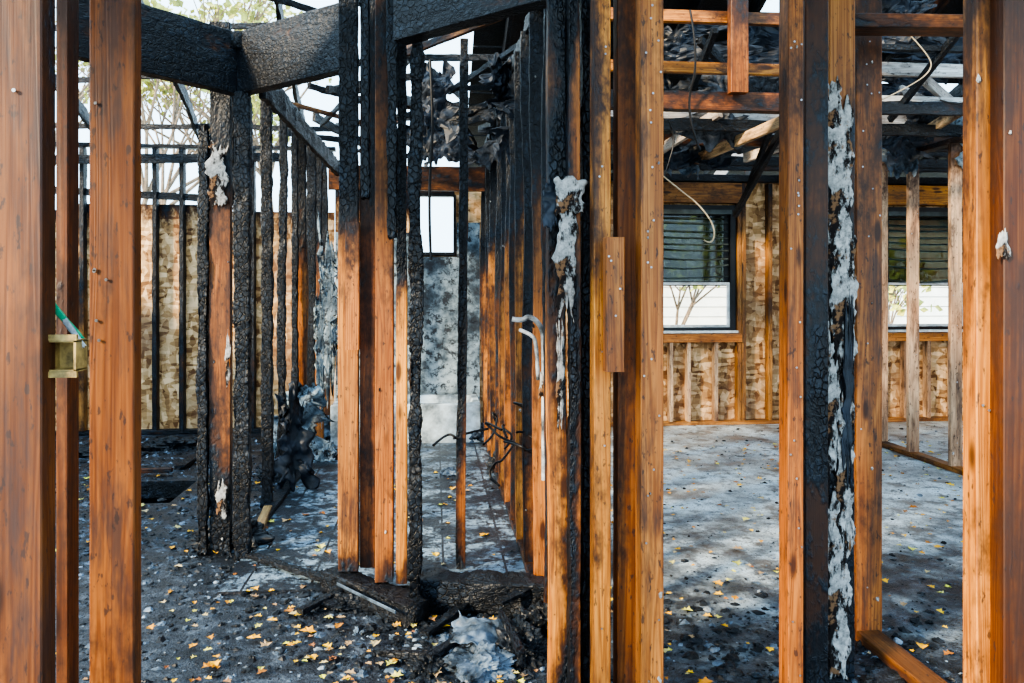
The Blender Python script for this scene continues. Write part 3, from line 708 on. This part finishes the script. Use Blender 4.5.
def lump(x,y,r):
    vs=[];n=6; fl_=U(.35,.8); ax=U(.5,1.2); ro=U(0,3.14); cr,sr=math.cos(ro),math.sin(ro)
    for k,(rr,z) in enumerate(((1,0),(.85,.5),(.3,.9))):
        for q in range(n):
            a=q*2*math.pi/n+U(-.3,.3); e_=rr*r*U(.5,1.35); u,v=math.cos(a)*e_,math.sin(a)*e_*ax; vs.append((x+u*cr-v*sr,y+u*sr+v*cr,z*r*fl_*U(.6,1.2)))
    f=[(k*n+q,k*n+(q+1)%n,(k+1)*n+(q+1)%n,(k+1)*n+q) for k in range(2) for q in range(n)]+[tuple(range(2*n,3*n))]
    rr=R(); m.add(vs,f,0 if rr<.76 else (1 if rr<.95 else 2))
for i in range(26000):
    if R()<.72: x=U(-4.4,.6); y=U(2.0,7.6)
    else: x=U(.4,6.5); y=U(1.8,7.6)
    if x>.7 and R()<(.7 if y>3.8 else .3): continue
    if a0-.02<x<a1+.02 and b0-.02<y<b1+.02: continue
    lump(x,y,.002+.006*R()+.016*R()**5)
for i in range(5200):
    cx,cy=random.choice([(-1.0,4.2),(-.2,3.3),(.2,3.2),(.35,2.9),(.3,4.5),(-1.0,5),(-1,6),(1.2,2.6),(1.66,2.9),(.3,5.8),(-.3,5),(-.3,4.2),(-.3,6.2),(-2.5,7),(-.6,3.6),(.1,2.8),(.1,2.9),(1.0,3.0)])
    lump(random.gauss(cx,.22),random.gauss(cy,.28),.004+.026*R()**3)
m.obj('ash_debris',[SOOT,SHEET,PALECH])
V=[];Fc=[];T=[]
def leaf(x,y,r):
    a=U(0,6.28); t=R(); o=len(V); b=U(-.5,.5)
    sh=[(0,-1),(.35,-.55),(.75,-.45),(.5,0),(.8,.35),(.35,.45),(0,1),(-.35,.45),(-.8,.35),(-.5,0),(-.75,-.45),(-.35,-.55)]
    V.append((x,y,.010+r*.15)); T.append(t)
    for (u,v) in sh:
        u*=r;v*=r; V.append((x+u*math.cos(a)-v*math.sin(a),y+u*math.sin(a)+v*math.cos(a),.012+abs(u)*U(.2,.7)+max(0,v*b*.5))); T.append(t)
    for i in range(12): Fc.append((o,o+1+i,o+1+(i+1)%12))
for i in range(1250):
    q=R()
    if q<.30: x,y=U(-3.5,.3),U(2.4,6)
    elif q<.45: x,y=random.gauss(-.3,.5),random.gauss(3.0,.35)
    else: x,y=U(.7,4.5),U(2.2,6.8)
    if a0-.03<x<a1+.03 and b0-.03<y<b1+.03: continue
    leaf(x,y,U(.009,.021) if R()<.85 else U(.022,.034))
mesh_obj('fallen_leaves',V,Fc,[LEAF],tone=T)

# ------------------------------------------------------------------ outdoors
e=empty('neighbour_house',(0,0,0)); m=MB()
for i in range(16): 
    z=-.3+i*.19; vs,f=boxdata((6.5,15,z+.09),(11,.04,.18)); vs=[(a,b-(.02 if c<z+.05 else 0),c) for a,b,c in vs]; m.add(vs,f,0)
m.box((6.5,17,1.3),(10.9,3.9,2.9),0)
vs=[(.7,14.6,2.75),(12.3,14.6,2.75),(12.3,17,4.4),(.7,17,4.4),(.7,19.4,2.75),(12.3,19.4,2.75)]
m.add(vs,[(0,1,2,3),(3,2,5,4),(0,3,4),(1,5,2)],1)
m.obj('siding_walls',[SIDING,ROOFM],parent=e)
m=MB()
for i in range(70): m.box((.5+i*.17,12.2,.05+.02*R()),(.15,.02,1.1))
m.box((6.4,12.23,.4),(12,.03,.08)); m.box((6.4,12.23,-.1),(12,.03,.08)); m.obj('garden_fence',[FENCE])
def tree(x,y,h,leaves=True,name='garden_tree',n0=5):
    m=MB()
    def seg(p,q,r0,r1):
        d=(q-p).normalized(); a=d.orthogonal().normalized(); b=d.cross(a); vs=[]
        for c,r in((p,r0),(q,r1)):
            for k in range(6): an=k*math.pi/3; vs.append(tuple(c+(a*math.cos(an)+b*math.sin(an))*r))
        m.add(vs,[(k,(k+1)%6,6+(k+1)%6,6+k) for k in range(6)],0)
    def grow(p,d,L,r,n):
        q=p+d*L; seg(p,q,r,r*.7)
        if n==0:
            if leaves:
                for k in range(5):
                    c=q+Vector((U(-.3,.3),U(-.3,.3),U(-.3,.3))); s=U(.04,.09); u=Vector((U(-1,1),U(-1,1),U(-1,1))).normalized()*s; w=u.orthogonal().normalized()*s
                    m.add([tuple(c-u),tuple(c+w),tuple(c+u),tuple(c-w)],[(0,1,2,3)],1)
            return
        for k in range(3):
            nd=(d+Vector((U(-.7,.7),U(-.7,.7),U(-.2,.5)))).normalized(); grow(q,nd,L*U(.65,.85),r*.62,n-1)
    grow(Vector((0,0,-.45)),Vector((0,0,1)),h*.3,h*.016,n0)
    o=m.obj(name,[BARK,FOL]); o.location=(x,y,0)
for x,y,h in ((-6,16,7),(-9,18,8),(-3.5,18,8),(-12,14,7)): tree(x,y,h)
tree(6.9,11.6,2.4,name='garden_shrub',n0=4)
tree(4.1,13.4,3.0,name='garden_shrub',n0=4)

# ------------------------------------------------------------------ light
w=bpy.data.worlds.new('overcast_sky'); scene.world=w; w.use_nodes=True
nt=w.node_tree; bg=nt.nodes['Background']
bg.inputs[0].default_value=(.60,.82,1.0,1); bg.inputs[1].default_value=3.6
sd=bpy.data.lights.new('sun','SUN'); sd.energy=9.0; sd.angle=math.radians(6); sd.color=(1,.78,.50)
so=link(bpy.data.objects.new('sun',sd)); so.rotation_euler=Vector((.76,.52,-.40)).to_track_quat('-Z','Y').to_euler()
